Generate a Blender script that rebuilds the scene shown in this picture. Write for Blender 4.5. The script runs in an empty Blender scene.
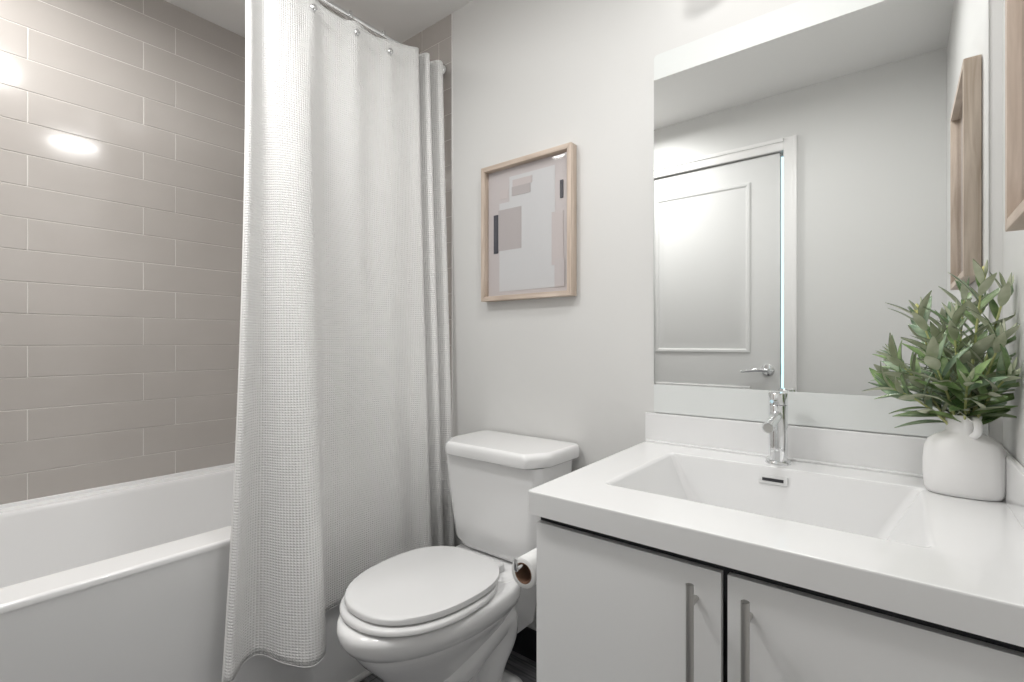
import bpy, bmesh, math, random
from mathutils import Vector, Matrix
C = bpy.context.scene
COL = C.collection
R = math.radians
CH = 1.10            # lens height above the floor

# ------------------------------------------------------------------ camera, world, exposure
cam_d = bpy.data.cameras.new('camera'); cam = bpy.data.objects.new('camera', cam_d); COL.objects.link(cam)
cam.location = (0, 0, CH); cam.rotation_euler = (R(90), 0, R(38.5))
cam_d.sensor_fit = 'HORIZONTAL'; cam_d.sensor_width = 36.0; cam_d.lens = 36.0 * 489.0 / 1024.0
cam_d.shift_y = 2.0 / 1024.0; cam_d.clip_start = 0.02
C.camera = cam
w = bpy.data.worlds.new('world'); C.world = w; w.use_nodes = True
w.node_tree.nodes['Background'].inputs[0].default_value = (0.75, 0.88, 1.0, 1)
w.node_tree.nodes['Background'].inputs[1].default_value = 1.0
C.view_settings.view_transform = 'Standard'; C.view_settings.look = 'None'
C.view_settings.gamma = 1.0; C.view_settings.use_curve_mapping = False
C.view_settings.exposure = 0.27

# ------------------------------------------------------------------ vanity lamp light and added fill lights
def area(name, loc, size, power, rot=(0, 0, 0), color=(1, 1, 1), shape='DISK', sy=None):
    d = bpy.data.lights.new(name, 'AREA'); d.shape = shape; d.size = size
    if sy: d.size_y = sy
    d.energy = power; d.color = color
    o = bpy.data.objects.new(name, d); COL.objects.link(o); o.location = loc; o.rotation_euler = rot
    return o

area('entry_fill_light', (-1.22, 0.23, 2.345), 0.22, 8.3, color=(1.0, 0.992, 0.975))  # fill added to brighten the cabinet fronts from the door side
area('vanity_light_glow', (-0.22, 1.20, 2.06), 0.55, 0.7, rot=(R(-35), 0, 0), color=(1.0, 0.99, 0.97), shape='RECTANGLE', sy=0.09)
area('room_fill_light', (-0.34, 0.70, 2.352), 0.24, 5.2, color=(1.0, 0.992, 0.975))  # fill added to even out the room and reach the tub apron
area('alcove_fill_light', (-1.80, 0.08, 2.350), 0.26, 6.2, color=(1.0, 0.992, 0.975))  # fill added to lift the tiles and tub in the alcove

# ------------------------------------------------------------------ materials
def mat(name, col, rough=0.5, metal=0.0, spec=0.5, bump=None, coat=0.0, emit=None):
    m = bpy.data.materials.new(name); m.use_nodes = True
    nt = m.node_tree; b = nt.nodes['Principled BSDF']
    b.inputs['Base Color'].default_value = (*col, 1); b.inputs['Roughness'].default_value = rough
    b.inputs['Metallic'].default_value = metal; b.inputs['Specular IOR Level'].default_value = spec
    b.inputs['Coat Weight'].default_value = coat; b.inputs['Coat Roughness'].default_value = 0.05
    if emit:
        b.inputs['Emission Color'].default_value = (*emit[0], 1); b.inputs['Emission Strength'].default_value = emit[1]
    if bump:
        sc, st, dist = bump
        tc = nt.nodes.new('ShaderNodeTexCoord'); n = nt.nodes.new('ShaderNodeTexNoise')
        n.inputs['Scale'].default_value = sc; n.inputs['Detail'].default_value = 4
        bp = nt.nodes.new('ShaderNodeBump'); bp.inputs['Strength'].default_value = st; bp.inputs['Distance'].default_value = dist
        nt.links.new(tc.outputs['Object'], n.inputs['Vector']); nt.links.new(n.outputs['Fac'], bp.inputs['Height'])
        nt.links.new(bp.outputs['Normal'], b.inputs['Normal'])
    return m

def noise_col(m, c1, c2, scale, detail=4, stretch=(1, 1, 1), dist=0.0, lo=0.3, hi=0.7, bump=0.0):
    nt = m.node_tree; b = nt.nodes['Principled BSDF']
    tc = nt.nodes.new('ShaderNodeTexCoord'); mp = nt.nodes.new('ShaderNodeMapping')
    mp.inputs['Scale'].default_value = stretch
    n = nt.nodes.new('ShaderNodeTexNoise'); n.inputs['Scale'].default_value = scale
    n.inputs['Detail'].default_value = detail; n.inputs['Distortion'].default_value = dist
    cr = nt.nodes.new('ShaderNodeValToRGB')
    cr.color_ramp.elements[0].position = lo; cr.color_ramp.elements[0].color = (*c1, 1)
    cr.color_ramp.elements[1].position = hi; cr.color_ramp.elements[1].color = (*c2, 1)
    nt.links.new(tc.outputs['Object'], mp.inputs['Vector']); nt.links.new(mp.outputs['Vector'], n.inputs['Vector'])
    nt.links.new(n.outputs['Fac'], cr.inputs['Fac']); nt.links.new(cr.outputs['Color'], b.inputs['Base Color'])
    if bump:
        bp = nt.nodes.new('ShaderNodeBump'); bp.inputs['Strength'].default_value = bump; bp.inputs['Distance'].default_value = 0.001
        nt.links.new(n.outputs['Fac'], bp.inputs['Height']); nt.links.new(bp.outputs['Normal'], b.inputs['Normal'])
    return m

M = {}
M['wall'] = mat('wall_paint', (0.70, 0.697, 0.685), 0.55, bump=(260, 0.05, 0.002))
M['ceil'] = mat('ceiling_paint', (0.80, 0.795, 0.785), 0.9, bump=(180, 0.08, 0.003))
M['trim'] = mat('white_trim', (0.80, 0.79, 0.78), 0.35)
M['door'] = mat('door_paint', (0.68, 0.678, 0.67), 0.65)
M['grout'] = mat('grout', (0.66, 0.64, 0.61), 0.85, bump=(400, 0.2, 0.001))
M['tile'] = noise_col(mat('greige_glazed_tile', (0.30, 0.27, 0.25), 0.13, spec=0.6, coat=0.2),
                      (0.44, 0.41, 0.385), (0.48, 0.45, 0.425), 3.0, stretch=(1, 1, 1))
M['acryl'] = mat('white_acrylic', (0.87, 0.87, 0.87), 0.12, coat=0.4)
M['porc'] = mat('white_porcelain', (0.87, 0.87, 0.87), 0.10, coat=0.5)
M['seat'] = mat('white_seat_plastic', (0.75, 0.75, 0.75), 0.25)
M['counter'] = mat('white_cultured_marble', (0.82, 0.82, 0.82), 0.14, coat=0.3)
M['cab'] = mat('white_cabinet', (0.88, 0.88, 0.88), 0.38)
M['dark'] = mat('painted_gap_shade', (0.03, 0.03, 0.035), 0.7)
M['chrome'] = mat('chrome', (0.82, 0.83, 0.84), 0.06, metal=1.0)
M['brushed'] = mat('brushed_nickel', (0.55, 0.54, 0.52), 0.3, metal=1.0)
M['mirror'] = mat('mirror_glass', (0.93, 0.945, 0.94), 0.0, metal=1.0)
M['frost'] = mat('frosted_glass', (0.74, 0.76, 0.75), 0.5, spec=0.4)
M['base'] = mat('black_base', (0.014, 0.014, 0.018), 0.35)
M['vase'] = mat('matt_white_ceramic', (0.86, 0.855, 0.85), 0.55, bump=(90, 0.08, 0.002))
M['paper'] = mat('tissue_paper', (0.80, 0.80, 0.79), 0.95, bump=(300, 0.2, 0.001))
M['card'] = mat('brown_cardboard', (0.22, 0.125, 0.08), 0.9)
M['stem'] = mat('stem_green', (0.52, 0.54, 0.24), 0.6)
M['bud'] = mat('bud_yellow_green', (0.72, 0.68, 0.30), 0.55)
M['lf1'] = noise_col(mat('leaf_green', (0.1, 0.2, 0.08), 0.38), (0.10, 0.19, 0.06), (0.30, 0.42, 0.18), 45, lo=0.35, hi=0.65)
M['lf2'] = noise_col(mat('leaf_blue_green', (0.1, 0.2, 0.1), 0.42), (0.13, 0.22, 0.13), (0.36, 0.46, 0.30), 40, lo=0.35, hi=0.65)
M['lfu'] = noise_col(mat('leaf_underside', (0.4, 0.4, 0.36), 0.6), (0.42, 0.46, 0.30), (0.68, 0.69, 0.56), 30)
M['hallglow'] = mat('daylight_pane', (0.8, 0.9, 1.0), 0.5, emit=((0.60, 0.90, 1.0), 1.15))
M['bulb'] = mat('lamp_glass', (0.9, 0.9, 0.9), 0.3, emit=((1.0, 0.99, 0.97), 1.6))

def wood(name, c1, c2, stretch):
    return noise_col(mat(name, c1, 0.55), c1, c2, 7, detail=6, stretch=stretch, dist=0.6, lo=0.3, hi=0.7, bump=0.25)
M['woodv'] = wood('pale_oak_vertical', (0.43, 0.34, 0.27), (0.66, 0.555, 0.47), (9, 9, 0.7))
M['woodh'] = wood('pale_oak_horizontal', (0.43, 0.34, 0.27), (0.66, 0.555, 0.47), (0.7, 0.7, 9))

# waffle weave for the curtain: raised grid in UV metres
def waffle():
    m = mat('waffle_weave_cotton', (0.88, 0.875, 0.865), 0.95, spec=0.1)
    nt = m.node_tree; b = nt.nodes['Principled BSDF']; L = nt.links.new
    b.inputs['Sheen Weight'].default_value = 0.15
    uv = nt.nodes.new('ShaderNodeUVMap'); sx = nt.nodes.new('ShaderNodeSeparateXYZ'); L(uv.outputs['UV'], sx.inputs[0])
    def mth(op, a, bb=None):
        n = nt.nodes.new('ShaderNodeMath'); n.operation = op
        for i, q in enumerate((a, bb)):
            if q is None: continue
            if isinstance(q, (int, float)): n.inputs[i].default_value = q
            else: L(q, n.inputs[i])
        return n.outputs[0]
    k = 2 * math.pi / 0.0072
    a = mth('ABSOLUTE', mth('SINE', mth('MULTIPLY', sx.outputs[0], k / 2)))
    c = mth('ABSOLUTE', mth('SINE', mth('MULTIPLY', sx.outputs[1], k / 2)))
    h = mth('MULTIPLY', a, c)      # 1 in the pit, 0 on the ridges
    h = mth('SUBTRACT', 1.0, h)
    n = nt.nodes.new('ShaderNodeTexNoise'); n.inputs['Scale'].default_value = 380; L(uv.outputs['UV'], n.inputs['Vector'])
    h2 = mth('ADD', h, mth('MULTIPLY', n.outputs['Fac'], 0.5))
    bp = nt.nodes.new('ShaderNodeBump'); bp.inputs['Strength'].default_value = 0.8; bp.inputs['Distance'].default_value = 0.0026
    L(h2, bp.inputs['Height']); L(bp.outputs['Normal'], b.inputs['Normal'])
    return m
M['waffle'] = waffle()
M['liner'] = mat('pale_liner', (0.62, 0.60, 0.58), 0.5)

def floor_mat():
    m = mat('grey_wood_look_tile', (0.06, 0.06, 0.065), 0.4)
    nt = m.node_tree; b = nt.nodes['Principled BSDF']; L = nt.links.new
    tc = nt.nodes.new('ShaderNodeTexCoord'); mp = nt.nodes.new('ShaderNodeMapping'); mp.inputs['Scale'].default_value = (2.2, 26, 1)
    L(tc.outputs['Object'], mp.inputs['Vector'])
    n = nt.nodes.new('ShaderNodeTexNoise'); n.inputs['Scale'].default_value = 3; n.inputs['Detail'].default_value = 8; n.inputs['Distortion'].default_value = .8
    L(mp.outputs['Vector'], n.inputs['Vector'])
    cr = nt.nodes.new('ShaderNodeValToRGB')
    cr.color_ramp.elements[0].position = 0.35; cr.color_ramp.elements[0].color = (0.075, 0.075, 0.082, 1)
    cr.color_ramp.elements[1].position = 0.7; cr.color_ramp.elements[1].color = (0.25, 0.25, 0.262, 1)
    L(n.outputs['Fac'], cr.inputs['Fac'])
    br = nt.nodes.new('ShaderNodeTexBrick'); br.inputs['Scale'].default_value = 1; br.inputs['Brick Width'].default_value = 0.9
    br.inputs['Row Height'].default_value = 0.15; br.inputs['Mortar Size'].default_value = 0.0015
    br.inputs['Mortar'].default_value = (0.03, 0.03, 0.03, 1)
    L(tc.outputs['Object'], br.inputs['Vector']); L(cr.outputs['Color'], br.inputs['Color1']); L(cr.outputs['Color'], br.inputs['Color2'])
    L(br.outputs['Color'], b.inputs['Base Color'])
    return m
M['floor'] = floor_mat()

# ------------------------------------------------------------------ helpers
def obj(name, bm, m, parent=None, smooth=True, angle=35, label=None, keep=False, wn=False):
    me = bpy.data.meshes.new(name)
    if not keep: bmesh.ops.recalc_face_normals(bm, faces=bm.faces[:])
    if smooth:
        for f_ in bm.faces: f_.smooth = True
        for e in bm.edges:
            if len(e.link_faces) == 2 and e.calc_face_angle(0) > R(angle): e.smooth = False
    bm.to_mesh(me); bm.free()
    for mm in (m if isinstance(m, (list, tuple)) else [m]): me.materials.append(mm)
    o = bpy.data.objects.new(name, me); COL.objects.link(o)
    if wn:
        md = o.modifiers.new('wn', 'WEIGHTED_NORMAL'); md.keep_sharp = True; md.weight = 100
    if parent is not None: o.parent = parent
    if label: o['label'] = label
    return o
def tag(o, label, cat, group=None):
    o['label'] = label; o['category'] = cat
    if group: o['group'] = group
    return o
def thing(name, label, cat, loc=(0, 0, 0), rz=0, group=None):
    o = bpy.data.objects.new(name, None); COL.objects.link(o); o.empty_display_size = 0.1
    o.location = loc; o.rotation_euler = (0, 0, rz)
    return tag(o, label, cat, group)
def struct(name, bm, m, **k):
    o = obj(name, bm, m, **k); o['kind'] = 'structure'; return o
def box(bm, x0, x1, y0, y1, z0, z1, bev=0.0, seg=2, mi=0):
    r = bmesh.ops.create_cube(bm, size=1)
    vs = r['verts']
    for v in vs:
        v.co = Vector(((x0 + x1) / 2 + v.co.x * (x1 - x0), (y0 + y1) / 2 + v.co.y * (y1 - y0), (z0 + z1) / 2 + v.co.z * (z1 - z0)))
    fs = set(f_ for v in vs for f_ in v.link_faces)
    for f_ in fs: f_.material_index = mi
    if bev > 0:
        es = list(set(e for v in vs for e in v.link_edges))
        bmesh.ops.bevel(bm, geom=es, offset=bev, segments=seg, profile=0.6, affect='EDGES', clamp_overlap=True, material=-1)
    return bm
def nb(): return bmesh.new()
def bx(*a, **k): return box(nb(), *a, **k)
def tube(bm, pts, rad, n=16, cap=True, mi=0):
    pts = [Vector(p) for p in pts]; rings = []
    rr = rad if isinstance(rad, (list, tuple)) else [rad] * len(pts)
    up = None
    for i, p in enumerate(pts):
        t = (pts[min(i + 1, len(pts) - 1)] - pts[max(i - 1, 0)]).normalized()
        if up is None:
            up = Vector((0, 0, 1)) if abs(t.z) < 0.9 else Vector((1, 0, 0))
        a = t.cross(up).normalized(); b_ = a.cross(t).normalized(); up = b_
        rings.append([bm.verts.new(p + a * math.cos(2 * math.pi * k / n) * rr[i] + b_ * math.sin(2 * math.pi * k / n) * rr[i]) for k in range(n)])
    for i in range(len(rings) - 1):
        for k in range(n):
            f_ = bm.faces.new((rings[i][k], rings[i][(k + 1) % n], rings[i + 1][(k + 1) % n], rings[i + 1][k])); f_.material_index = mi
    if cap:
        bm.faces.new(rings[0][::-1]).material_index = mi; bm.faces.new(rings[-1]).material_index = mi
    return bm
def torus(bm, c, Rm, r, axis='y', n=24, k=8):
    pts = []
    for i in range(n):
        a = 2 * math.pi * i / n; u, v = math.cos(a) * Rm, math.sin(a) * Rm
        pts.append((c, u, v, a))
    rings = []
    for (cc, u, v, a) in pts:
        ring = []
        for j in range(k):
            b_ = 2 * math.pi * j / k; q = Rm + r * math.cos(b_); h = r * math.sin(b_)
            p = (q * math.cos(a), h, q * math.sin(a)) if axis == 'y' else ((q * math.cos(a), q * math.sin(a), h) if axis == 'z' else (h, q * math.cos(a), q * math.sin(a)))
            ring.append(bm.verts.new(Vector(c) + Vector(p)))
        rings.append(ring)
    for i in range(n):
        for j in range(k):
            bm.faces.new((rings[i][j], rings[(i + 1) % n][j], rings[(i + 1) % n][(j + 1) % k], rings[i][(j + 1) % k]))
    return bm
def loft(bm, rings, cap0=True, cap1=True, mi=0):
    rs = [[bm.verts.new(p) for p in r] for r in rings]; n = len(rs[0])
    for i in range(len(rs) - 1):
        for k in range(n):
            bm.faces.new((rs[i][k], rs[i][(k + 1) % n], rs[i + 1][(k + 1) % n], rs[i + 1][k])).material_index = mi
    if cap0: bm.faces.new(rs[0][::-1]).material_index = mi
    if cap1: bm.faces.new(rs[-1]).material_index = mi
    return bm
def catmull(P, n):
    """P: list of equal length tuples, n samples per span"""
    out = []
    for i in range(len(P) - 1):
        p0, p1, p2, p3 = P[max(i - 1, 0)], P[i], P[i + 1], P[min(i + 2, len(P) - 1)]
        for j in range(n):
            t = j / n
            out.append(tuple(0.5 * ((2 * b) + (-a + c) * t + (2 * a - 5 * b + 4 * c - d) * t * t + (-a + 3 * b - 3 * c + d) * t ** 3) for a, b, c, d in zip(p0, p1, p2, p3)))
    out.append(tuple(P[-1])); return out

# ------------------------------------------------------------------ room shell
XL, XR, YF, YB, ZC = -2.216, 0.160, -0.166, 1.380, 2.418
TUBX = -1.390     # front plane of the tub / edge of the tiled alcove
TW, TH, G = 0.413, 0.1031, 0.0032
struct('floor', bx(XL - .1, XR + .1, YF - .9, YB + .1, -0.1, 0.0), M['floor'])
struct('ceiling', bx(XL - .1, XR + .1, YF - .1, YB + .1, ZC, ZC + 0.1), M['ceil'])
random.seed(4)
def tiles(axis, a0, a1, plane, sgn, z0, z1, joint):
    """individual bevelled tiles on a wall; axis = running coordinate"""
    bm = nb(); row = 0
    zl = 1.10 + 0.61
    k0 = int(math.floor((z0 - zl) / TH)) - 1
    for k in range(k0, 40):
        b0, b1 = zl + k * TH, zl + (k + 1) * TH
        if b1 <= z0 + .004 or b0 >= z1 - .004: continue
        off = joint if k % 2 else joint + TW * 0.75      # k=-1 is the row just below zl
        j = int(math.floor((a0 - off) / TW)) - 1
        while off + j * TW < a1:
            c0, c1 = off + j * TW, off + (j + 1) * TW; j += 1
            c0c, c1c = max(c0, a0), min(c1, a1)
            if c1c - c0c < 0.01: continue
            zz0, zz1 = max(b0, z0) + G / 2, min(b1, z1) - G / 2
            aa, bb = c0c + G / 2, c1c - G / 2
            n0 = len(bm.verts)
            if axis == 'y': box(bm, min(plane, plane + sgn * .004), max(plane, plane + sgn * .004), aa, bb, zz0, zz1, bev=.0011, seg=2)
            else: box(bm, aa, bb, min(plane, plane + sgn * .004), max(plane, plane + sgn * .004), zz0, zz1, bev=.0011, seg=2)
            bm.verts.ensure_lookup_table()
            t1, t2 = random.uniform(-1, 1) * .0022, random.uniform(-1, 1) * .004
            ca, cz = (aa + bb) / 2, (zz0 + zz1) / 2
            for v in bm.verts[n0:]:
                if axis == 'y': v.co.x += (v.co.y - ca) * t1 + (v.co.z - cz) * t2
                else: v.co.y += (v.co.x - ca) * t1 + (v.co.z - cz) * t2
    return bm
wl = struct('wall_left', bx(XL - .1, XL - .0004, YF - .1, YB + .1, 0, ZC), M['grout'], smooth=False)
wlt = obj('wall_tiles', tiles('y', YF, YB, XL - .003, 1, 0.56, ZC, 0.263), M['tile'], wl, angle=60, wn=True)
wb = struct('wall_back', bx(-1.400, XR + .1, YB, YB + .1, 0, ZC), M['wall'])
we = struct('wall_back_alcove', bx(XL - .1, -1.400, YB + .0004, YB + .1, 0, ZC), M['grout'], smooth=False)
obj('wall_tiles', tiles('x', XL, -1.404, YB + .003, -1, 0.56, ZC, -1.480), M['tile'], we, angle=60, wn=True)
struct('wall_right', bx(XR, XR + .1, YF - .1, YB + .1, 0, ZC), M['wall'])
# wall behind the lens, with the door opening
DX0, DX1, DZ = -1.205, -0.484, 2.118
wf = nb()
box(wf, XL - .1, DX0, YF - .1, YF, 0, ZC); box(wf, DX1, XR + .1, YF - .1, YF, 0, ZC); box(wf, DX0, DX1, YF - .1, YF, DZ, ZC)
struct('wall_front', wf, M['wall'])
struct('wall_front_alcove', tiles('x', XL, -1.404, YF - .003, 1, 0.56, ZC, -1.480), M['tile'], angle=60, wn=True)
# hallway beyond the door
hb = nb(); box(hb, XL, XR, -1.05, -1.0, 0, ZC); box(hb, XL - .05, XL, -1.0, YF - .1, 0, ZC); box(hb, XR, XR + .05, -1.0, YF - .1, 0, ZC); box(hb, XL, XR, -1.0, YF - .1, ZC, ZC + .05)
struct('wall_hallway', hb, M['wall'])
wn = struct('window_1', bx(-0.95, -0.02, -1.0, -0.985, 0.3, ZC - .005), M['hallglow'])
# door leaf with two raised panels
dr = struct('door_1', bx(-1.198, -0.504, YF - .045, YF - .010, 0.012, 2.112, bev=.002), M['door'])
def door_panel(x0, x1, z0, z1):
    bm = nb(); y = YF - .010
    def fr(d, yy): return [(x0 + d, yy, z0 + d), (x1 - d, yy, z0 + d), (x1 - d, yy, z1 - d), (x0 + d, yy, z1 - d)]
    loft(bm, [fr(0, y + .0002), fr(.004, y + .007), fr(.016, y + .007), fr(.024, y + .0012), fr(.040, y + .0012), fr(.062, y + .006)], cap0=False)
    return bm
obj('door_panel', door_panel(-1.150 - .04, -0.648, 1.045, 1.985), M['door'], dr, angle=15)
obj('door_panel', door_panel(-1.150 - .04, -0.648, 0.22, 0.860), M['door'], dr, angle=15)
hd = nb(); y = YF - .010
tube(hd, [(-.562, y, .955), (-.562, y + .008, .955), (-.562, y + .011, .955)], [.031, .031, .024], 28)
tube(hd, [(-.562, y + .008, .955), (-.562, y + .050, .955)], .011, 16)
tube(hd, [(-.552, y + .050, .955), (-.575, y + .054, .957), (-.61, y + .055, .955), (-.65, y + .053, .949), (-.685, y + .050, .944)], [.010, .012, .0105, .009, .006], 14)
obj('door_handle', hd, M['chrome'], dr, label='chrome lever handle')
obj('latch_plate', bx(-.5045, -.5015, YF - .040, YF - .015, .93, .99, bev=.001), M['brushed'], dr)
cs = nb()
def casing(bm, x0, x1, z0, z1, vert=True, flip=1):
    if vert:
        box(bm, x0, x1, YF, YF + .010, z0, z1, bev=.002)
        o_ = x1 - .020 if flip > 0 else x0
        box(bm, o_, o_ + .020, YF + .008, YF + .017, z0, z1, bev=.003)
    else:
        box(bm, x0, x1, YF, YF + .010, z0, z1, bev=.002); box(bm, x0, x1, YF + .008, YF + .017, z1 - .020, z1, bev=.003)
casing(cs, DX1, DX1 + .062, 0, DZ + .062); casing(cs, DX0 - .062, DX0, 0, DZ + .062, flip=-1)
casing(cs, DX0, DX1, DZ, DZ + .062, vert=False)
box(cs, DX0, DX1, YF - .062, YF - .046, 2.105, DZ); box(cs, DX0, DX0 + .03, YF - .062, YF - .046, 0, DZ)
struct('trim_1', cs, M['trim'])
# base and edge trims
b = nb(); box(b, -1.385, -.60, YB - .010, YB, 0, .102, bev=.002); box(b, .10, XR, YB - .010, YB, 0, .1)
struct('baseboard_back', b, M['base'])
struct('baseboard_front', bx(DX1 + .062, XR, YF, YF + .010, 0, .102, bev=.002), M['base'])
struct('baseboard_right', bx(XR - .010, XR, YF + .01, .76, 0, .102, bev=.002), M['base'])
struct('trim_2', bx(-1.4035, -1.3985, YB - .004, YB + .002, 0.56, ZC, bev=.001), M['trim'])
tq = nb(); tube(tq, [(TUBX + .006, YF, .006), (TUBX + .006, YB, .006)], .010, 10)
struct('trim_3', tq, M['trim'])

# ------------------------------------------------------------------ bathtub
def bathtub():
    t = thing('bathtub', 'white alcove bathtub with flat apron in the tiled recess', 'bathtub', (-1.80, YB - .76, 0))
    x0, x1, y0, y1, zr = XL + .002, TUBX, YF + .002, YB - .004, 0.581
    bm = nb()
    def rr(xa, xb, ya, yb, r, z, n=8):
        pts = []
        for (cx, cy, a0) in ((xb - r, ya + r, -90), (xb - r, yb - r, 0), (xa + r, yb - r, 90), (xa + r, ya + r, 180)):
            for k in range(n + 1):
                a = R(a0 + 90 * k / n); pts.append((cx + r * math.cos(a), cy + r * math.sin(a), z))
        return pts
    rings = [rr(x0, x1, y0, y1, .004, zr - .016), rr(x0, x1, y0, y1, .004, zr - .006), rr(x0 + .002, x1 - .004, y0 + .002, y1 - .002, .004, zr - .001),
             rr(x0 + .008, x1 - .010, y0 + .008, y1 - .008, .006, zr)]
    ix0, ix1, iy0, iy1 = XL + .070, -1.497, YF + .10, YB - .12
    rings += [rr(ix0 - .004, ix1 + .006, iy0 - .006, iy1 + .006, .07, zr), rr(ix0, ix1, iy0, iy1, .07, zr - .004), rr(ix0 + .004, ix1 - .004, iy0 + .006, iy1 - .006, .07, zr - .016),
              rr(ix0 + .03, ix1 - .025, iy0 + .06, iy1 - .05, .09, zr - .25), rr(ix0 + .05, ix1 - .045, iy0 + .10, iy1 - .09, .10, zr - .38),
              rr(ix0 + .10, ix1 - .09, iy0 + .16, iy1 - .15, .10, zr - .43)]
    loft(bm, rings, cap0=False, cap1=True)
    obj('tub_basin', bm, M['acryl'], t, angle=50, wn=True).location = (-t.location.x, -t.location.y, 0)
    ap = nb()
    box(ap, x1 - .030, x1 - .0015, y0, y1, .0, zr - .012, bev=.006, seg=3)
    obj('apron', ap, M['acryl'], t, wn=True).location = (-t.location.x, -t.location.y, 0)
    fl = nb(); box(fl, XL + .0015, XL + .012, y0, y1, zr - .01, zr + .012, bev=.003)
    obj('wall_flange', fl, M['acryl'], t).location = (-t.location.x, -t.location.y, 0)
bathtub()

# ------------------------------------------------------------------ curtain rod, rings and curtain
RX, RZ = -1.456, CH + 1.101
rod = thing('curtain_rod', 'chrome shower curtain rod spanning the tub alcove under the ceiling', 'curtain rod', (RX, YB, RZ))
bm = nb(); tube(bm, [(0, -.006, 0), (0, YF - YB + .006, 0)], .0125, 24); obj('rod', bm, M['chrome'], rod)
for yy, s in ((-.005, -1), (YF - YB + .005, 1)):
    bm = nb(); tube(bm, [(0, yy, 0), (0, yy + s * .010, 0), (0, yy + s * .022, 0), (0, yy + s * .030, 0)], [.028, .028, .022, .015], 24); obj('flange', bm, M['chrome'], rod)
# control columns: top (x, y, z) and hem (x, y, z)
T = CH + 1.100; H_ = .285
TF = T - .032
cols = [
    (-1.435, .606, T, -1.315, .500, .255), (-1.422, .612, T, -1.292, .512, .262), (-1.432, .636, T, -1.335, .562, .268), (-1.440, .660, T, -1.340, .605, .266),
    (-1.425, .690, TF, -1.265, .632, .260), (-1.420, .735, TF - .004, -1.205, .668, .256), (-1.424, .775, TF - .002, -1.205, .712, .266), (-1.426, .800, TF + .006, -1.262, .746, .275),
    (-1.429, .845, TF - .006, -1.352, .790, .285), (-1.428, .905, TF - .008, -1.370, .865, .285), (-1.424, .961, TF + .004, -1.368, .930, .285), (-1.426, 1.020, TF - .006, -1.371, 1.000, .285),
    (-1.421, 1.090, TF + .006, -1.366, 1.080, .285), (-1.414, 1.160, T - .012, -1.368, 1.160, .285), (-1.404, 1.206, T - .004, -1.350, 1.222, .285), (-1.450, 1.210, T, -1.383, 1.238, .285),
    (-1.470, 1.228, T, -1.386, 1.246, .285), (-1.410, 1.246, T, -1.356, 1.268, .285), (-1.405, 1.260, T - .004, -1.352, 1.290, .285), (-1.450, 1.266, T, -1.383, 1.296, .285),
    (-1.470, 1.286, T, -1.386, 1.306, .285), (-1.408, 1.308, T, -1.358, 1.328, .285), (-1.406, 1.331, T - .004, -1.356, 1.346, .285), (-1.440, 1.341, T, -1.382, 1.356, .285)]
random.seed(11)
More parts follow.
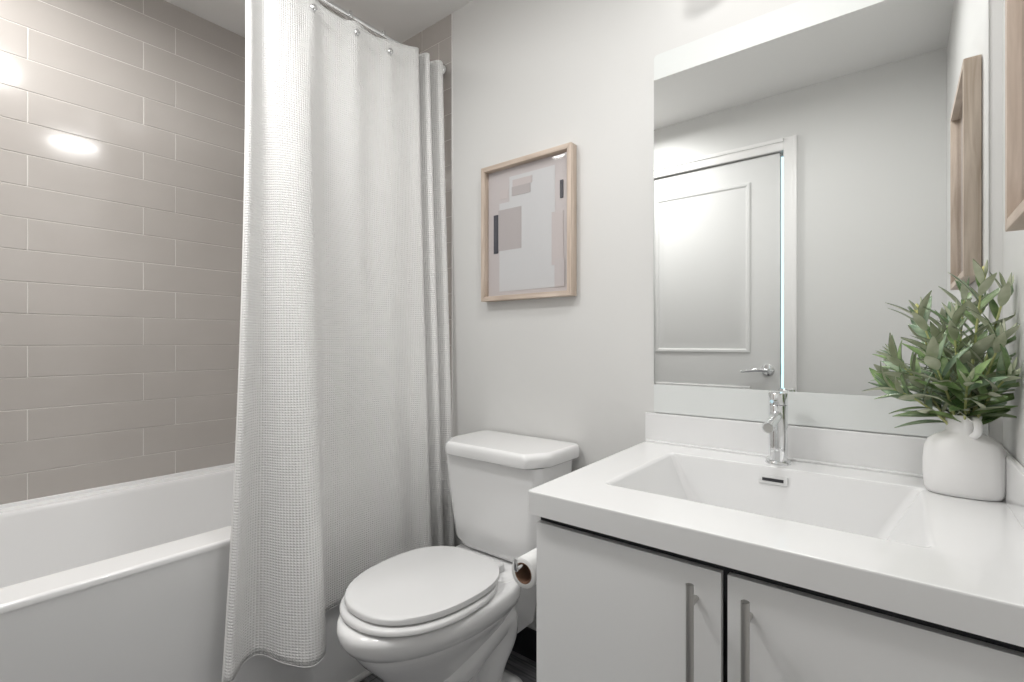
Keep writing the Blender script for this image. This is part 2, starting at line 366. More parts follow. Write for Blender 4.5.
def curtain():
    S = catmull(cols, 9); n = len(S); NV = 96
    bm = nb(); uvl = bm.loops.layers.uv.new('UVMap')
    # arc length measured halfway
    L = [0.0]
    for i in range(1, n):
        a = [(S[i][k] + S[i][k + 3]) / 2 - (S[i - 1][k] + S[i - 1][k + 3]) / 2 for k in (0, 1)]
        L.append(L[-1] + math.hypot(*a))
    grid = []
    for j in range(NV + 1):
        v = j / NV; row = []
        for i, s in enumerate(S):
            xt, yt, zt, xb, yb, zb = s
            z = zt + (zb - zt) * v
            q = v ** 1.15                                  # folds open gradually
            ex = 1.1 + 0.55 * max(0.0, min(1.0, (.69 - yt) / .07))
            x = xt + (xb - xt) * q; y_ = yt + (yb - yt) * v ** ex
            u = L[i]
            x += .0018 * math.sin(u * 30 + v * 3.0) * min(1, v * 4) + .0016 * math.sin(u * 61 - v * 7) * v
            # creases running from the hooks
            for hy in (.795, .948, 1.083):
                dy = y_ - hy
                x += .008 * math.exp(-(dy / (.018 + .10 * v)) ** 2) * math.exp(-v * 5.5) * (1 if v > .028 else .4)
            if xb < -1.34 and z < .60: x = max(x, TUBX + .008)
            x = max(x, TUBX + .008) if z < .60 else x
            row.append(Vector((x, y_, z)))
        grid.append(row)
    TK = .0016
    def nrm(j, i):
        a = grid[min(j + 1, NV)][i] - grid[max(j - 1, 0)][i]; b_ = grid[j][min(i + 1, n - 1)] - grid[j][max(i - 1, 0)]
        return b_.cross(a).normalized()
    F_ = [[bm.verts.new(grid[j][i] - nrm(j, i) * -TK / 2) for i in range(n)] for j in range(NV + 1)]
    B_ = [[bm.verts.new(grid[j][i] + nrm(j, i) * -TK / 2) for i in range(n)] for j in range(NV + 1)]
    def q4(vs, uvs):
        f_ = bm.faces.new(vs)
        for l, u in zip(f_.loops, uvs): l[uvl].uv = u
    for j in range(NV):
        for i in range(n - 1):
            uv = [(L[i], grid[j][i].z), (L[i], grid[j + 1][i].z), (L[i + 1], grid[j + 1][i + 1].z), (L[i + 1], grid[j][i + 1].z)]
            q4([F_[j][i], F_[j + 1][i], F_[j + 1][i + 1], F_[j][i + 1]], uv)
            q4([B_[j][i], B_[j][i + 1], B_[j + 1][i + 1], B_[j + 1][i]], [uv[0], uv[3], uv[2], uv[1]])
    for i in range(n - 1):
        q4([F_[0][i], F_[0][i + 1], B_[0][i + 1], B_[0][i]], [(0, 0)] * 4); q4([F_[NV][i], B_[NV][i], B_[NV][i + 1], F_[NV][i + 1]], [(0, 0)] * 4)
    for j in range(NV):
        q4([F_[j][0], B_[j][0], B_[j + 1][0], F_[j + 1][0]], [(0, 0)] * 4); q4([F_[j][-1], F_[j + 1][-1], B_[j + 1][-1], B_[j][-1]], [(0, 0)] * 4)
    t = thing('shower_curtain', 'long white waffle weave shower curtain hanging outside the tub', 'shower curtain', (-1.43, 1.0, 0))
    bm2 = bm
    o = obj('curtain_panel', bm2, M['waffle'], t, angle=80, keep=True); o.location = (1.43, -1.0, 0)
    # stitched side and bottom hem
    hm = nb()
    for j0, i0 in ((0, 0),):
        tube(hm, [grid[j][1] + Vector((.0015, 0, 0)) for j in range(0, NV + 1, 2)], .0024, 6)
    o = obj('side_hem', hm, M['waffle'], t); o.location = (1.43, -1.0, 0)
    hm = nb(); tube(hm, [grid[NV][i] + Vector((0, 0, .001)) for i in range(n)], .0013, 6)
    o = obj('bottom_hem', hm, M['waffle'], t); o.location = (1.43, -1.0, 0)
curtain()
# rings
ring0 = None
hooks = [(.655, 0), (.795, 0), (.948, 0), (1.083, 0), (1.222, 1), (1.276, 1), (1.325, 1)]
hl = ['chrome curtain hook with round stud, just outside the upper left of the rod', 'chrome curtain hook with round stud, leftmost of the three studs on the curtain front',
      'chrome curtain hook with round stud, middle of the three studs on the curtain front', 'chrome curtain hook with round stud, rightmost of the three studs on the curtain front',
      'chrome curtain hook in the first narrow pleat from the left', 'chrome curtain hook in the second narrow pleat', 'chrome curtain hook in the last pleat beside the rod end']
for (hy, kind), lab in zip(hooks, hl):
    if ring0 is None:
        t = thing('curtain_hook', lab, 'curtain hook', (RX, hy, RZ), 0, 'curtain hooks on the rod'); ring0 = t
        bm = nb(); pts = [(-.016 + 0, 0, -.004), (-.012, 0, .012), (0, 0, .0165), (.013, 0, .012), (.020, 0, -.004), (.026, 0, -.030), (.030, 0, -.055), (.040, 0, -.071), (.050, 0, -.073)]
        tube(bm, catmull(pts, 3), .0017, 8); obj('wire', bm, M['chrome'], t)
        bm = nb(); tube(bm, [(.046, 0, -.073), (.050, 0, -.073), (.053, 0, -.073), (.0545, 0, -.073)], [.0095, .0105, .0085, .004], 18); obj('stud', bm, M['chrome'], t)
    else:
        t = ring0.copy(); COL.objects.link(t); t['label'] = lab
        for ch in list(ring0.children):
            c = ch.copy(); COL.objects.link(c); c.parent = t
        t.location = (RX - (.028 if kind else 0), hy, RZ)
        if kind:
            t.rotation_euler = (0, 0, math.pi)

# ------------------------------------------------------------------ toilet
def superell(cx, yf, yb, a, z, n=48, front=1.0, pf=2.0, pb=2.6, xs=0):
    """egg outline: yf front tip, yb back; a half width; widest point biased backwards"""
    yc = yf + (yb - yf) * .56; pts = []
    for k in range(n):
        t = 2 * math.pi * k / n; c, s = math.cos(t), math.sin(t)
        if s < 0: p = pf; by = yc - yf
        else: p = pb; by = yb - yc
        pts.append((cx + a * math.copysign(abs(c) ** (2 / p), c), yc + by * math.copysign(abs(s) ** (2 / p), s), z))
    return pts
TX, TY = -1.030, 1.12
def toilet():
    t = thing('toilet', 'white two piece toilet with closed lid between tub and vanity', 'toilet', (TX, TY, 0))
    def e(yf, yb, a, z, **k): return superell(0, yf - TY, yb - TY, a, z * 1.03, **k)
    bm = nb()
    rings = [e(.815, 1.16, .108, 0.001, pb=3.5), e(.812, 1.162, .110, .012, pb=3.5), e(.830, 1.14, .103, .028, pb=3.5), e(.842, 1.11, .092, .07, pb=3.5), e(.835, 1.10, .090, .13, pb=3),
             e(.800, 1.11, .100, .19, pb=3), e(.760, 1.14, .125, .245), e(.715, 1.18, .150, .292), e(.695, 1.20, .164, .318), e(.688, 1.22, .169, .330), e(.690, 1.22, .168, .334), e(.676, 1.22, .178, .339),
             e(.662, 1.22, .186, .360), e(.658, 1.22, .188, .380), e(.661, 1.22, .187, .392), e(.670, 1.215, .181, .398), e(.70, 1.20, .15, .399)]
    loft(bm, rings); obj('bowl', bm, M['porc'], t, angle=50)
    # back deck carrying the tank
    bm = nb(); sec = []
    def rrect(x, ya, yb, z, r):
        pts = []; z = z * (1.03 if z < .41 else 1)
        for (cx, cy, a0) in ((x - r, ya + r, -90), (x - r, yb - r, 0), (-x + r, yb - r, 90), (-x + r, ya + r, 180)):
            for k in range(7):
                a = R(a0 + 15 * k); pts.append((cx + r * math.cos(a), cy + r * math.sin(a) - TY, z))
        return pts
    loft(bm, [rrect(.085, 1.10, 1.33, .18, .04), rrect(.10, 1.09, 1.34, .27, .04), rrect(.135, 1.07, 1.345, .345, .05), rrect(.150, 1.06, 1.348, .375, .05), rrect(.150, 1.06, 1.348, .395, .05), rrect(.144, 1.066, 1.342, .402, .05)])
    obj('deck', bm, M['porc'], t, angle=50)
    # trapway bulge on each side
    for s in (1, -1):
        bm = nb()
        P = [(.060 * s, .90, .19, .045), (.078 * s, .96, .225, .056), (.082 * s, 1.04, .275, .066), (.082 * s, 1.105, .290, .066), (.080 * s, 1.12, .235, .062), (.076 * s, 1.085, .17, .056), (.074 * s, 1.065, .10, .052), (.076 * s, 1.08, .04, .056), (.078 * s, 1.09, .004, .060)]
        q = catmull(P, 5); tube(bm, [(a, b_ - TY, c) for a, b_, c, _ in q], [r for *_, r in q], 20); obj('trapway', bm, M['porc'], t, angle=60)
    bm = nb()   # foot
    loft(bm, [rrect(.150, .96, 1.22, .001, .06), rrect(.150, .96, 1.22, .030, .06), rrect(.143, .97, 1.21, .055, .06), rrect(.123, .99, 1.18, .068, .05), rrect(.08, 1.0, 1.14, .076, .04)])
    obj('foot', bm, M['porc'], t, angle=50)
    bm = nb(); loft(bm, [e(.687, 1.09, .175, .401, pf=2.2), e(.678, 1.095, .183, .406, pf=2.2), e(.678, 1.095, .183, .413, pf=2.2), e(.684, 1.09, .178, .418, pf=2.2)]); obj('seat', bm, M['seat'], t, angle=50)
    bm = nb(); loft(bm, [e(.702, 1.114, .170, .420, pb=2.4, pf=2.3), e(.693, 1.120, .176, .424, pb=2.4, pf=2.3), e(.693, 1.120, .176, .433, pb=2.4, pf=2.3), e(.697, 1.117, .175, .4375, pb=2.5, pf=2.3), e(.711, 1.105, .163, .4395, pb=2.5, pf=2.3)]); bmesh.ops.translate(bm, verts=bm.verts[:], vec=(-.002, 0, 0)); obj('seat_lid', bm, M['seat'], t, angle=50, wn=True)
    for s in (1, -1):
        bm = nb(); box(bm, s * .075 - .022, s * .075 + .022, 1.105 - TY, 1.14 - TY, 0.411, .437, bev=.007, seg=3); obj('hinge', bm, M['seat'], t)
    # tank, tapering to a rounded bottom
    bm = nb()
    loft(bm, [rrect(.130, 1.20, 1.345, .4145, .05), rrect(.162, 1.180, 1.352, .424, .055), rrect(.182, 1.170, 1.356, .45, .05), rrect(.184, 1.163, 1.358, .51, .045), rrect(.191, 1.155, 1.362, .62, .035), rrect(.197, 1.150, 1.365, .731, .03)])
    bmesh.ops.translate(bm, verts=bm.verts[:], vec=(.012, 0, 0))
    obj('tank', bm, M['porc'], t, angle=50)
    bm = nb()
    def lid(o, z):
        x, ya, yb, c, r = .211 + o, 1.128 - o, 1.370, .068, 0
        P = [(-x, yb), (-x, ya + c), (-x + c * .7, ya), (x - c * .6, ya), (x, ya + c), (x, yb)]
        out = []
        for i, p in enumerate(P):     # round the corners
            a, b_ = Vector(P[i - 1]), Vector(P[(i + 1) % 6]); p = Vector(p); d = .014
            q0 = p + (a - p).normalized() * d; q1 = p + (b_ - p).normalized() * d
            for k in range(5):
                u = k / 4; v = q0 * (1 - u) ** 2 + p * 2 * u * (1 - u) + q1 * u * u; out.append((v.x, v.y - TY, z))
        return out
    loft(bm, [lid(-.012, .731), lid(-.004, .732), lid(0, .736), lid(.001, .757), lid(-.001, .767), lid(-.006, .773), lid(-.014, .775)])
    bmesh.ops.translate(bm, verts=bm.verts[:], vec=(.012, 0, 0))
    obj('tank_lid', bm, M['porc'], t, angle=50, wn=True)


toilet()

# ------------------------------------------------------------------ vanity cabinet
VX0, VX1, VY = -.563, .150, .785
def vanity():
    t = thing('vanity_cabinet', 'white flat front vanity cabinet with two doors and bar handles', 'cabinet', (-.21, 1.08, 0))
    off = (.21, -1.08, 0)
    bm = nb(); box(bm, VX0, VX0 + .018, VY + .022, YB - .012, .0, .767); box(bm, VX1 - .018, VX1, VY + .022, YB - .012, .0, .767)
    box(bm, VX0 + .018, VX1 - .018, VY + .06, VY + .075, 0, .09); box(bm, VX0 + .018, VX1 - .018, VY + .022, YB - .02, .09, .105)
    box(bm, VX0 + .018, VX1 - .018, YB - .03, YB - .02, .105, .767)
    obj('body', bm, M['cab'], t, smooth=False).location = off
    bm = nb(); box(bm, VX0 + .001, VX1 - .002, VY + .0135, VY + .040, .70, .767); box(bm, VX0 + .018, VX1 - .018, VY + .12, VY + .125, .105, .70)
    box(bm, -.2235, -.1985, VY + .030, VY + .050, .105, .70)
    obj('rail', bm, M['dark'], t, smooth=False).location = off  # near-black strips paint the shade under the counter and between the doors
    for x0, x1, hx in ((VX0, -.2155, -.2530), (-.2065, VX1 - .002, -.1745)):
        d = obj('door', bx(x0, x1, VY, VY + .013, .085, .748, bev=.0012), M['cab'], t, wn=True); d.location = off
        bm = nb(); tube(bm, [(hx, VY - .030, .730), (hx, VY - .030, .44)], .006, 20)
        for z in (.698, .472): tube(bm, [(hx, VY - .030, z), (hx, VY + .001, z)], .0045, 14)
        h = obj('handle', bm, M['brushed'], d, label='brushed nickel bar handle')
vanity()

def vanity_top():
    CZ = CH - .287; bm = nb()
    bx0f, bx0b, bx1, y0, y1 = -.572, -.588, XR - .002, .765, YB - .0015
    # basin opening
    o = [(-.478, .893), (.040, .893), (.040, 1.262), (-.478, 1.262)]
    def rr(x0, x1_, ya, yb, r, z, n=6):
        pts = []
        for (cx, cy, a0) in ((x1_ - r, ya + r, -90), (x1_ - r, yb - r, 0), (x0 + r, yb - r, 90), (x0 + r, ya + r, 180)):
            for k in range(n + 1):
                a = R(a0 + 90 * k / n); pts.append((cx + r * math.cos(a), cy + r * math.sin(a), z))
        return pts
    def outer(d, z):
        n = 6; pts = []; r = .006
        for (cx, cy, a0) in ((bx1 - d - r, y0 + d + r, -90), (bx1 - d - r, y1 - r, 0), (bx0b + d + r, y1 - r, 90), (bx0f + d + r, y0 + d + r, 180)):
            for k in range(n + 1):
                a = R(a0 + 90 * k / n); pts.append((cx + r * math.cos(a), cy + r * math.sin(a), z))
        return pts
    rings = [outer(.0, CZ - .045), outer(0, CZ - .004), outer(.0012, CZ - .0012), outer(.004, CZ)]
    rings += [rr(-.480, .040, .897, 1.270, .016, CZ), rr(-.474, .034, .903, 1.264, .014, CZ - .0015), rr(-.468, .028, .907, 1.262, .014, CZ - .007),
              rr(-.412, -.028, .915, 1.250, .02, CZ - .118), rr(-.395, -.045, .93, 1.238, .03, CZ - .130), rr(-.26, -.18, 1.05, 1.13, .03, CZ - .136)]
    loft(bm, rings, cap0=False, cap1=True)
    t = thing('countertop', 'thick glossy white countertop with moulded rectangular basin on the cabinet', 'countertop', (-.21, 1.08, CZ - .045))
    off = (.21, -1.08, -(CZ - .045))
    obj('basin_slab', bm, M['counter'], t, angle=40, wn=True).location = off
    bm = nb(); box(bm, bx0b, bx1, YB - .014, YB - .0015, CZ - .001, CH - .2035, bev=.0025)
    box(bm, bx0b + .004, bx1 - .002, YB - .022, YB - .012, CZ - .001, CZ + .006, bev=.004, seg=3)
    obj('backsplash', bm, M['counter'], t, wn=True).location = off
    bm = nb(); box(bm, XR - .013, XR - .0015, .772, YB - .014, CZ - .001, CH - .2035, bev=.0025)
    obj('sidesplash', bm, M['counter'], t, wn=True).location = off
    # overflow on the sloping back wall of the basin
    bm = nb(); ang = math.atan2(.012, .111)
    box(bm, -.030, .030, -.004, .002, -.0095, .0095, bev=.002, seg=3)
    ov = obj('overflow', bm, M['seat'], t); ov.location = Vector((-.231, 1.2585, CZ - .029)) + Vector(off)
    ov.rotation_euler = (-ang, 0, 0)
    bm = nb(); box(bm, -.022, .022, -.0052, -.003, -.0035, .0035, bev=.0005)
    sl = obj('slot', bm, M['dark'], ov)
    bm = nb(); tube(bm, [(-.22, 1.09, CZ - .136), (-.22, 1.09, CZ - .132), (-.22, 1.09, CZ - .1305)], [.03, .03, .02], 24)
    obj('drain', bm, M['chrome'], t).location = off
vanity_top()

# ------------------------------------------------------------------ faucet
def faucet():
    t = thing('faucet', 'chrome single lever basin faucet standing behind the sink', 'faucet', (-.230, 1.312, CH - .287))
    def spin(prof, n=32):
        bm = nb(); loft(bm, [[(r * math.cos(2 * math.pi * k / n), r * math.sin(2 * math.pi * k / n), z) for k in range(n)] for r, z in prof]); return bm
    obj('base_ring', spin([(.028, 0), (.028, .004), (.0265, .007), (.0215, .008)]), M['chrome'], t)
    obj('body', spin([(.0205, .005), (.0205, .138), (.0200, .1390)]), M['chrome'], t)
    obj('cap', spin([(.0185, .139), (.0205, .1405), (.0205, .166), (.019, .1685), (.010, .169)]), M['chrome'], t)
    bm = nb(); tube(bm, [(0, -.010, .116), (0, -.050, .110), (0, -.112, .099)], [.0120, .0120, .0120], 24); sp = obj('spout', bm, M['chrome'], t)
    bm = nb(); tube(bm, [(0, -.111, .0992), (0, -.1135, .0987)], [.0102, .0102], 20); obj('aerator', bm, M['brushed'], sp)
    bm = nb(); tube(bm, [(0, -.012, .153), (0, -.040, .153), (0, -.074, .154)], [.0045, .0042, .0040], 14); obj('lever', bm, M['chrome'], t)
faucet()

# ------------------------------------------------------------------ mirror
def mirror():
    x0, x1, z0, z1 = -.565, .139, CH - .2015, CH + .838
    t = thing('mirror', 'large frameless wall mirror above the vanity backsplash', 'mirror', (-.21, YB, CH + .3))
    def plate(x0, x1, z0, z1, ya, yb, r, rt=None, bev=.0012):
        bm = nb()
        def ring(d, y_):
            pts = []
            for (cx, cz, a0, q) in ((x1, z0, -90, .003), (x1, z1, 0, r[1]), (x0, z1, 90, r[0]), (x0, z0, 180, .003)):
                sx = 1 if a0 in (-90, 0) else -1; sz = 1 if a0 in (0, 90) else -1
                for k in range(7):
                    a = R(a0 + 15 * k); pts.append((cx - sx * q + (q - d if q > d else 0) * math.cos(a) - (0 if q > d else sx * d), y_, cz - sz * q + (q - d if q > d else 0) * math.sin(a)))
            return pts
        loft(bm, [ring(0, yb), ring(0, ya + bev), ring(bev, ya)]); return bm
    off = (.21, -YB, -CH - .3)
    obj('mirror_glass', plate(x0, x1, z0, z1, YB - .006, YB - .0005, (.012, .012)), M['mirror'], t, smooth=False).location = off
    obj('frosted_strip', plate(x0 + .0012, x1 - .0012, CH + .765, z1 - .0012, YB - .0064, YB - .006, (.011, .011), bev=.0001), M['frost'], t, smooth=False).location = off
    obj('frosted_strip', plate(x0 + .0012, x1 - .0012, z0 + .0012, CH - .120, YB - .0064, YB - .006, (.002, .002), bev=.0001), M['frost'], t, smooth=False).location = off
mirror()

# ------------------------------------------------------------------ framed prints
def frame(name, label, w_, h_, d_, fw, shapes):
    """built in the xz plane facing -y, lower left corner at origin, back at y=0"""
    t = thing(name, label, 'picture')
    def rail(P0, P1, horiz):
        bm = nb()
        if horiz:
            (z0, z1) = P0; a, b_ = (0, w_), (fw, w_ - fw)
            zo, zi = P0
            loft(bm, [[(0, 0, zo), (fw, 0, zi), (fw, -d_, zi), (0, -d_, zo)], [(w_, 0, zo), (w_ - fw, 0, zi), (w_ - fw, -d_, zi), (w_, -d_, zo)]])
        else:
            xo, xi = P0
            loft(bm, [[(xo, 0, 0), (xi, 0, fw), (xi, -d_, fw), (xo, -d_, 0)], [(xo, 0, h_), (xi, 0, h_ - fw), (xi, -d_, h_ - fw), (xo, -d_, h_)]])
        bmesh.ops.bevel(bm, geom=bm.edges[:], offset=.0008, segments=1, affect='EDGES')
        return bm
    obj('frame_rail', rail((0, fw), None, True), M['woodh'], t); obj('frame_rail', rail((h_, h_ - fw), None, True), M['woodh'], t)
    obj('frame_stile', rail((0, fw), None, False), M['woodv'], t); obj('frame_stile', rail((w_, w_ - fw), None, False), M['woodv'], t)
    bm = nb(); box(bm, fw * .6, w_ - fw * .6, -.010, -.004, fw * .6, h_ - fw * .6)
    mats = [M['mount']]
    for i, (u0, v0, u1, v1, mk) in enumerate(shapes):   # v from the top
        if M[mk] not in mats: mats.append(M[mk])
        box(bm, u0 * w_, u1 * w_, -.0102 - .0003 * (i + 1), -.0099, h_ * (1 - v1), h_ * (1 - v0), mi=mats.index(M[mk]))
    obj('print', bm, mats, t, smooth=False)
    bm = nb(); [bm.faces.new([bm.verts.new(p) for p in ((fw * .7, -.018, fw * .7), (w_ - fw * .7, -.018, fw * .7), (w_ - fw * .7, -.018, h_ - fw * .7), (fw * .7, -.018, h_ - fw * .7))])]; obj('glazing', bm, M['glazing'], t, smooth=False)
    return t
def glaz():
    m = bpy.data.materials.new('picture_glass'); m.use_nodes = True; nt = m.node_tree; nt.nodes.clear()
    o = nt.nodes.new('ShaderNodeOutputMaterial'); tr = nt.nodes.new('ShaderNodeBsdfTransparent'); g = nt.nodes.new('ShaderNodeBsdfGlossy'); g.inputs['Roughness'].default_value = .05
    fr = nt.nodes.new('ShaderNodeMath'); fr.operation = 'MULTIPLY_ADD'; lw = nt.nodes.new('ShaderNodeLayerWeight'); pw = nt.nodes.new('ShaderNodeMath'); pw.operation = 'POWER'; pw.inputs[1].default_value = 4.0; nt.links.new(lw.outputs['Facing'], pw.inputs[0]); nt.links.new(pw.outputs[0], fr.inputs[0]); fr.inputs[1].default_value = 0.85; fr.inputs[2].default_value = 0.035; mx = nt.nodes.new('ShaderNodeMixShader')
    nt.links.new(fr.outputs[0], mx.inputs[0]); nt.links.new(tr.outputs[0], mx.inputs[1]); nt.links.new(g.outputs[0], mx.inputs[2]); nt.links.new(mx.outputs[0], o.inputs[0]); return m
M['glazing'] = glaz()
M['mount'] = mat('print_ground', (0.54, 0.50, 0.50), 0.8)
M['pale'] = mat('print_pale', (0.60, 0.60, 0.61), 0.8)
M['mauve'] = mat('print_mauve', (0.45, 0.415, 0.415), 0.8)
M['greige'] = mat('print_greige', (0.55, 0.50, 0.495), 0.8)
M['ink'] = mat('print_ink', (0.055, 0.055, 0.07), 0.8)
art = [(.10, .66, .90, .93, 'mount'), (.18, .10, .80, .93, 'pale'), (.18, .10, .30, .28, 'mount'), (.17, .33, .44, .63, 'mauve'), (.19, .185, .29, .25, 'greige'), (.33, .18, .54, .245, 'mauve'),
       (.34, .13, .56, .18, 'greige'), (.77, .42, .885, .78, 'greige'), (.80, .74, .90, .93, 'mount'), (.115, .36, .165, .645, 'ink'), (.855, .215, .885, .335, 'ink')]
f1 = frame('framed_print', 'pale wood framed abstract print in mauve, grey and black on the wall above the toilet', .390, .492, .034, .017, art)
f1.location = (-1.217, YB - .0015, CH + .153)
f2 = frame('framed_print', 'pale wood framed print on the right wall, cut off by the photo edge', .420, .555, .034, .017,
           [(.20, .15, .78, .85, 'pale'), (.30, .25, .60, .6, 'mauve'), (.55, .5, .75, .8, 'greige')])
f2.rotation_euler = (0, 0, R(-90)); f2.location = (XR - .0015, 1.055, CH + .170)

# ------------------------------------------------------------------ toilet roll on its holder
def roll():
    cx, cz, y0, y1 = -.611, CH - .476, .805, .905
    t = thing('toilet_roll', 'white toilet paper roll with brown cardboard core beside the vanity', 'toilet paper', (cx, y0, cz))
    n = 36
    def ring(r, y_, sq=1.0): return [(r * math.cos(2 * math.pi * k / n), y_ - y0, r * math.sin(2 * math.pi * k / n) * sq) for k in range(n)]
    bm = nb(); loft(bm, [ring(.0215, y0), ring(.0300, y0), ring(.0310, y0 + .001), ring(.0310, y1 - .001), ring(.0300, y1), ring(.0215, y1), ring(.0215, y0)], cap0=False, cap1=False); obj('paper', bm, M['paper'], t, angle=50)
    bm = nb(); loft(bm, [ring(.0214, y0 - .0004), ring(.0214, y1), ring(.0202, y1), ring(.0202, y0 - .0004), ring(.0214, y0 - .0004)], cap0=False, cap1=False); obj('cardboard_core', bm, M['card'], t, angle=50)
    h = thing('toilet_roll_holder', 'chrome toilet roll holder arm on the side of the vanity cabinet', 'toilet roll holder', (VX0, .91, cz))
    zz = .0150
    bm = nb(); tube(bm, [(-.0005, 0, zz), (-.006, 0, zz), (-.008, 0, zz)], [.020, .020, .016], 24); obj('rosette', bm, M['chrome'], h)
    bm = nb(); tube(bm, catmull([(-.006, 0, zz), (-.030, 0, zz), (-.046, 0, zz), (-.049, -.004, zz), (-.049, -.05, zz), (-.049, -.118, zz), (-.049, -.127, zz + .002), (-.049, -.129, zz + .012), (-.049, -.129, zz + .024)], 4), .0045, 14)
    obj('arm', bm, M['chrome'], h)
roll()

# ------------------------------------------------------------------ vase
VC = Vector((.0925, 1.255, CH - .287))
def vase():
    t = thing('vase', 'matt white ceramic vase with small loop handle on the counter corner', 'vase', VC)
    n = 56; bm = nb()
    prof = [(.044, .026, 0, 2.4), (.050, .031, .0015, 2.4), (.0545, .035, .010, 2.5), (.057, .038, .035, 2.6), (.0568, .038, .065, 2.6), (.0545, .0365, .088, 2.6), (.050, .034, .101, 2.5),
            (.042, .030, .1105, 2.3), (.033, .0265, .1155, 2.1), (.0275, .0245, .1185, 2.0), (.0255, .0235, .1225, 2), (.0252, .0235, .135, 2), (.0262, .0245, .1500, 2), (.0258, .0240, .1520, 2), (.0235, .0218, .1520, 2), (.0228, .0210, .149, 2), (.0225, .021, .12, 2), (.045, .030, .09, 2.3), (.045, .030, .02, 2.3), (.02, .015, .012, 2.2)]
    rings = []
    for a, b_, z, p in prof:
        if z < .11: a *= 1.045
        r = []
        for k in range(n):
            th = 2 * math.pi * k / n; c, s = math.cos(th), math.sin(th)
            r.append((a * math.copysign(abs(c) ** (2 / p), c), b_ * math.copysign(abs(s) ** (2 / p), s), z))
        rings.append(r)
    loft(bm, rings); obj('vase_body', bm, M['vase'], t, angle=60)
    bm = nb(); d = Vector((.42, -.9, 0)).normalized()
    P = [(.018, .1455, .0052), (.028, .1475, .0058), (.0375, .1435, .0062), (.0405, .133, .0062), (.037, .122, .0062), (.029, .1165, .0060), (.020, .113, .0055)]
    q = catmull(P, 4); tube(bm, [(d.x * a, d.y * a, z) for a, z, r in q], [r for *_, r in q], 16); obj('loop_handle', bm, M['vase'], t, angle=60)
vase()

# ------------------------------------------------------------------ sprigs in the vase
random.seed(23)
def leaf(bm, base, d, up, L_, W, bend, mi):
    d = d.normalized(); side = d.cross(up).normalized(); up = side.cross(d).normalized(); n = 8
    for layer, m_ in ((0.0004, mi), (-.0004, 2)):
        prev = None
        for i in range(n + 1):
            s = i / n; w_ = W * (math.sin(math.pi * min(1, s * .96 + .04)) ** .8) * (1 - .35 * s) if 0 < i < n else W * .06
            c = base + d * (L_ * s) + up * (-bend * L_ * s * s) + up * layer
            row = [bm.verts.new(c - side * w_ + up * w_ * .28), bm.verts.new(c), bm.verts.new(c + side * w_ + up * w_ * .28)]
            if prev:
                for k in (0, 1):
                    f_ = bm.faces.new((prev[k], prev[k + 1], row[k + 1], row[k]) if layer > 0 else (prev[k], row[k], row[k + 1], prev[k + 1])); f_.material_index = m_
            prev = row
def clampv(bm):
    for v in bm.verts:
        w_ = v.co
        if w_.x > XR - .004: w_.x = XR - .004 - (w_.x - XR + .004) * .02
        if w_.y > YB - .012: w_.y = YB - .012 - (w_.y - YB + .012) * .02
def sprig(tip, label, nl=16, bud=False, ls=1.0, seed=0):
    random.seed(seed)
    t = thing('leafy_sprig', label, 'plant sprig', VC + Vector((0, 0, .03)), 0, 'sprigs in the white vase')
    o = t.location; root = Vector((random.uniform(-.010, .010), random.uniform(-.008, .008), .05)); neck = Vector((max(-.014, min(.014, tip[0] * .16)), max(-.012, min(.012, tip[1] * .16)), .118))
    top = Vector((tip[0] * 1.0, tip[1], .118 + (tip[2] - .118) * 1.55))
    P = [tuple(root), tuple(neck), tuple(neck.lerp(top, .5) + Vector((0, 0, .012))), tuple(top)]
    pts = [Vector(p) for p in catmull(P, 10)]
    sm = nb(); tube(sm, [VC + p for p in pts], [.0030 - .0016 * i / len(pts) for i in range(len(pts))], 8)
    clampv(sm); so = obj('stem', sm, M['stem'], t); so.location = -o
    bm = nb(); m0 = len(pts)
    for i in range(nl):
        s = .40 + .60 * (i + .5) / nl; k = min(m0 - 2, int(s * (m0 - 1))); p = pts[k]; tg = (pts[k + 1] - pts[k]).normalized()
        a = i * 2.4 + random.uniform(-.4, .4); u = tg.orthogonal().normalized(); v = tg.cross(u)
        rad = (u * math.cos(a) + v * math.sin(a)).normalized()
        sp = .95 - .55 * (i / nl)
        d = tg * (1 - sp * .45) + rad * sp * .95 + Vector((0, 0, .05))
        L_ = random.uniform(.062, .092) * ls * (1 - .22 * i / nl); W = L_ * random.uniform(.13, .185)
        leaf(bm, VC + p, d, (tg + rad * -.3), L_, W, random.uniform(.05, .28), random.choice((0, 0, 1)))
    for j in range(3):
        a = j * 2.1 + seed; tg = (pts[-1] - pts[-2]).normalized(); u = tg.orthogonal().normalized(); v = tg.cross(u)
        leaf(bm, VC + pts[-1], tg + (u * math.cos(a) + v * math.sin(a)) * .35, u, .038 * ls, .0042, .1, 1)
    clampv(bm); fo = obj('foliage', bm, [M['lf1'], M['lf2'], M['lfu']], t, angle=60, keep=True); fo.location = -o
    if bud:
        b_ = nb(); tg = (pts[-1] - pts[-2]).normalized(); q = VC + pts[-1]
        tube(b_, [q - tg * .004, q + tg * .004, q + tg * .012, q + tg * .020, q + tg * .026], [.002, .0048, .0055, .0038, .0008], 10); clampv(b_)
        bo = obj('bud', b_, M['bud'], t, label='yellow green bud'); bo.location = -o
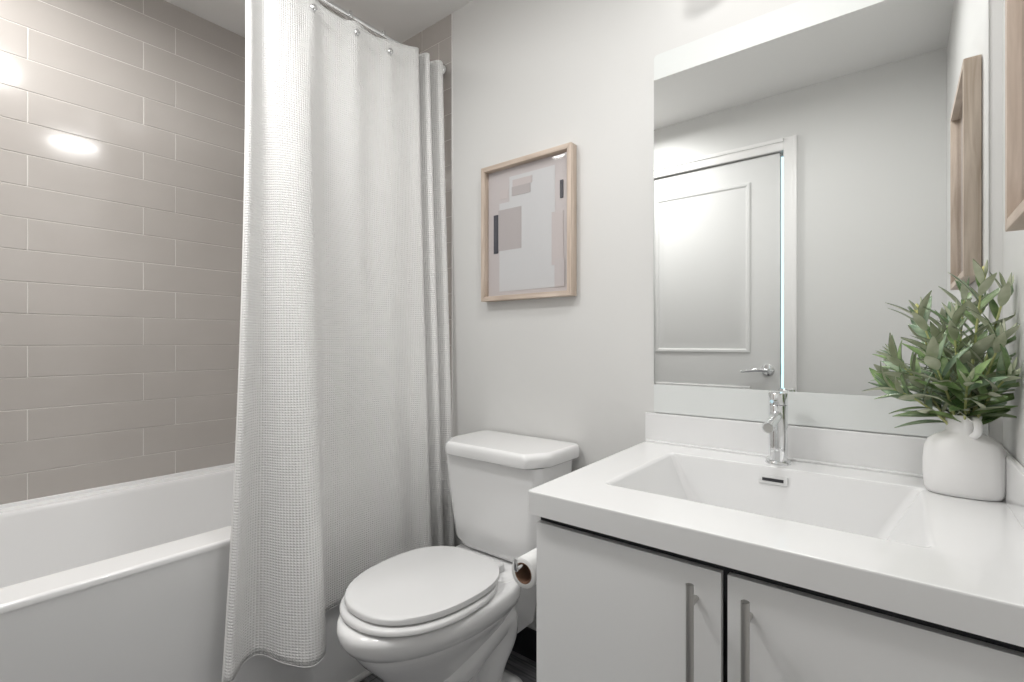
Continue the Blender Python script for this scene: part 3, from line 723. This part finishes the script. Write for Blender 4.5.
S_ = [((.022, -.035, .300), 'tallest olive sprig, upright, with a yellow green bud above the vase', True, 18, 1.0),
      ((-.062, .015, .262), 'upper left sprig with a yellow green bud leaning over the mirror', True, 16, 1.0),
      ((-.100, .000, .205), 'sprig reaching left above the counter, below the upper left bud', False, 16, 1.0),
      ((-.108, -.030, .170), 'lowest sprig spreading to the far left of the vase', False, 15, 1.0),
      ((-.045, -.055, .205), 'front left sprig arching toward the basin over the vase neck', False, 16, 1.05),
      ((.045, -.049, .230), 'front right sprig beside the tall budded stem', False, 16, 1.0),
      ((.052, -.030, .285), 'upper right sprig close to the right wall', False, 15, 1.0),
      ((.050, -.075, .190), 'low right sprig with dark leaves at the photo edge', False, 15, 1.0),
      ((-.015, -.010, .255), 'middle sprig standing between the two budded sprigs', False, 17, 1.0),
      ((-.030, .050, .225), 'rear sprig nearest to the mirror glass', False, 14, .9),
      ((.000, -.070, .180), 'short front sprig hanging over the loop handle', False, 14, .95)]
for i, (tip, lab, bud, nl, ls) in enumerate(S_): sprig(tip, lab, nl, bud, ls, seed=40 + i)

# ------------------------------------------------------------------ fittings of the lights, added fills too, and the switch behind the lens
def ceiling_lamp(x, y_, r, label):
    t = thing('ceiling_lamp', label, 'ceiling light', (x, y_, ZC))
    bm = nb(); tube(bm, [(0, 0, 0), (0, 0, -.018)], r + .012, 40); obj('rim', bm, M['trim'], t)
    bm = nb(); n = 40
    loft(bm, [[(rr_ * math.cos(2 * math.pi * k / n), rr_ * math.sin(2 * math.pi * k / n), z) for k in range(n)] for rr_, z in ((r, -.016), (r, -.030), (r * .92, -.045), (r * .6, -.056), (r * .2, -.060))])
    obj('diffuser', bm, M['bulb'], t)
ceiling_lamp(-.80, .80, .150, 'round flush ceiling lamp with frosted diffuser over the toilet')
ceiling_lamp(-1.80, .08, .130, 'added fill lamp, small and round, on the ceiling above the bathtub')  # unseen fitting made up to carry the alcove fill
ceiling_lamp(-1.22, .23, .110, 'added round fill lamp on the ceiling by the door, in front of the bathtub edge')  # unseen fitting made up for the fill by the door
ceiling_lamp(-.34, .70, .100, 'added small round fill lamp with frosted diffuser over the vanity front')  # unseen fitting made up to go with the room fill
def vanity_lamp():
    t = thing('vanity_lamp', 'chrome wall lamp with three frosted shades above the mirror', 'wall lamp', (-.22, YB, CH + 1.06))
    obj('back_plate', bx(-.26, .26, -.022, -.001, -.035, .035, bev=.004), M['chrome'], t)
    for x in (-.19, 0, .19):
        bm = nb(); tube(bm, [(x, -.02, 0), (x, -.085, 0), (x, -.092, -.005)], .008, 12); obj('arm', bm, M['chrome'], t)
        bm = nb(); tube(bm, [(x, -.092, .01), (x, -.092, .0), (x, -.092, -.04), (x, -.092, -.085)], [.03, .038, .044, .046], 24); obj('shade', bm, M['bulb'], t)
vanity_lamp()
t = thing('light_switch', 'white double rocker switch plate on the wall opposite, seen low in the mirror', 'light switch', (.06, YF, .865))
obj('plate', bx(-.058, .058, 0, .006, -.035, .035, bev=.002), M['seat'], t)
for x in (-.023, .023): obj('rocker', bx(x - .015, x + .015, .006, .010, -.030, .030, bev=.002), M['seat'], t)
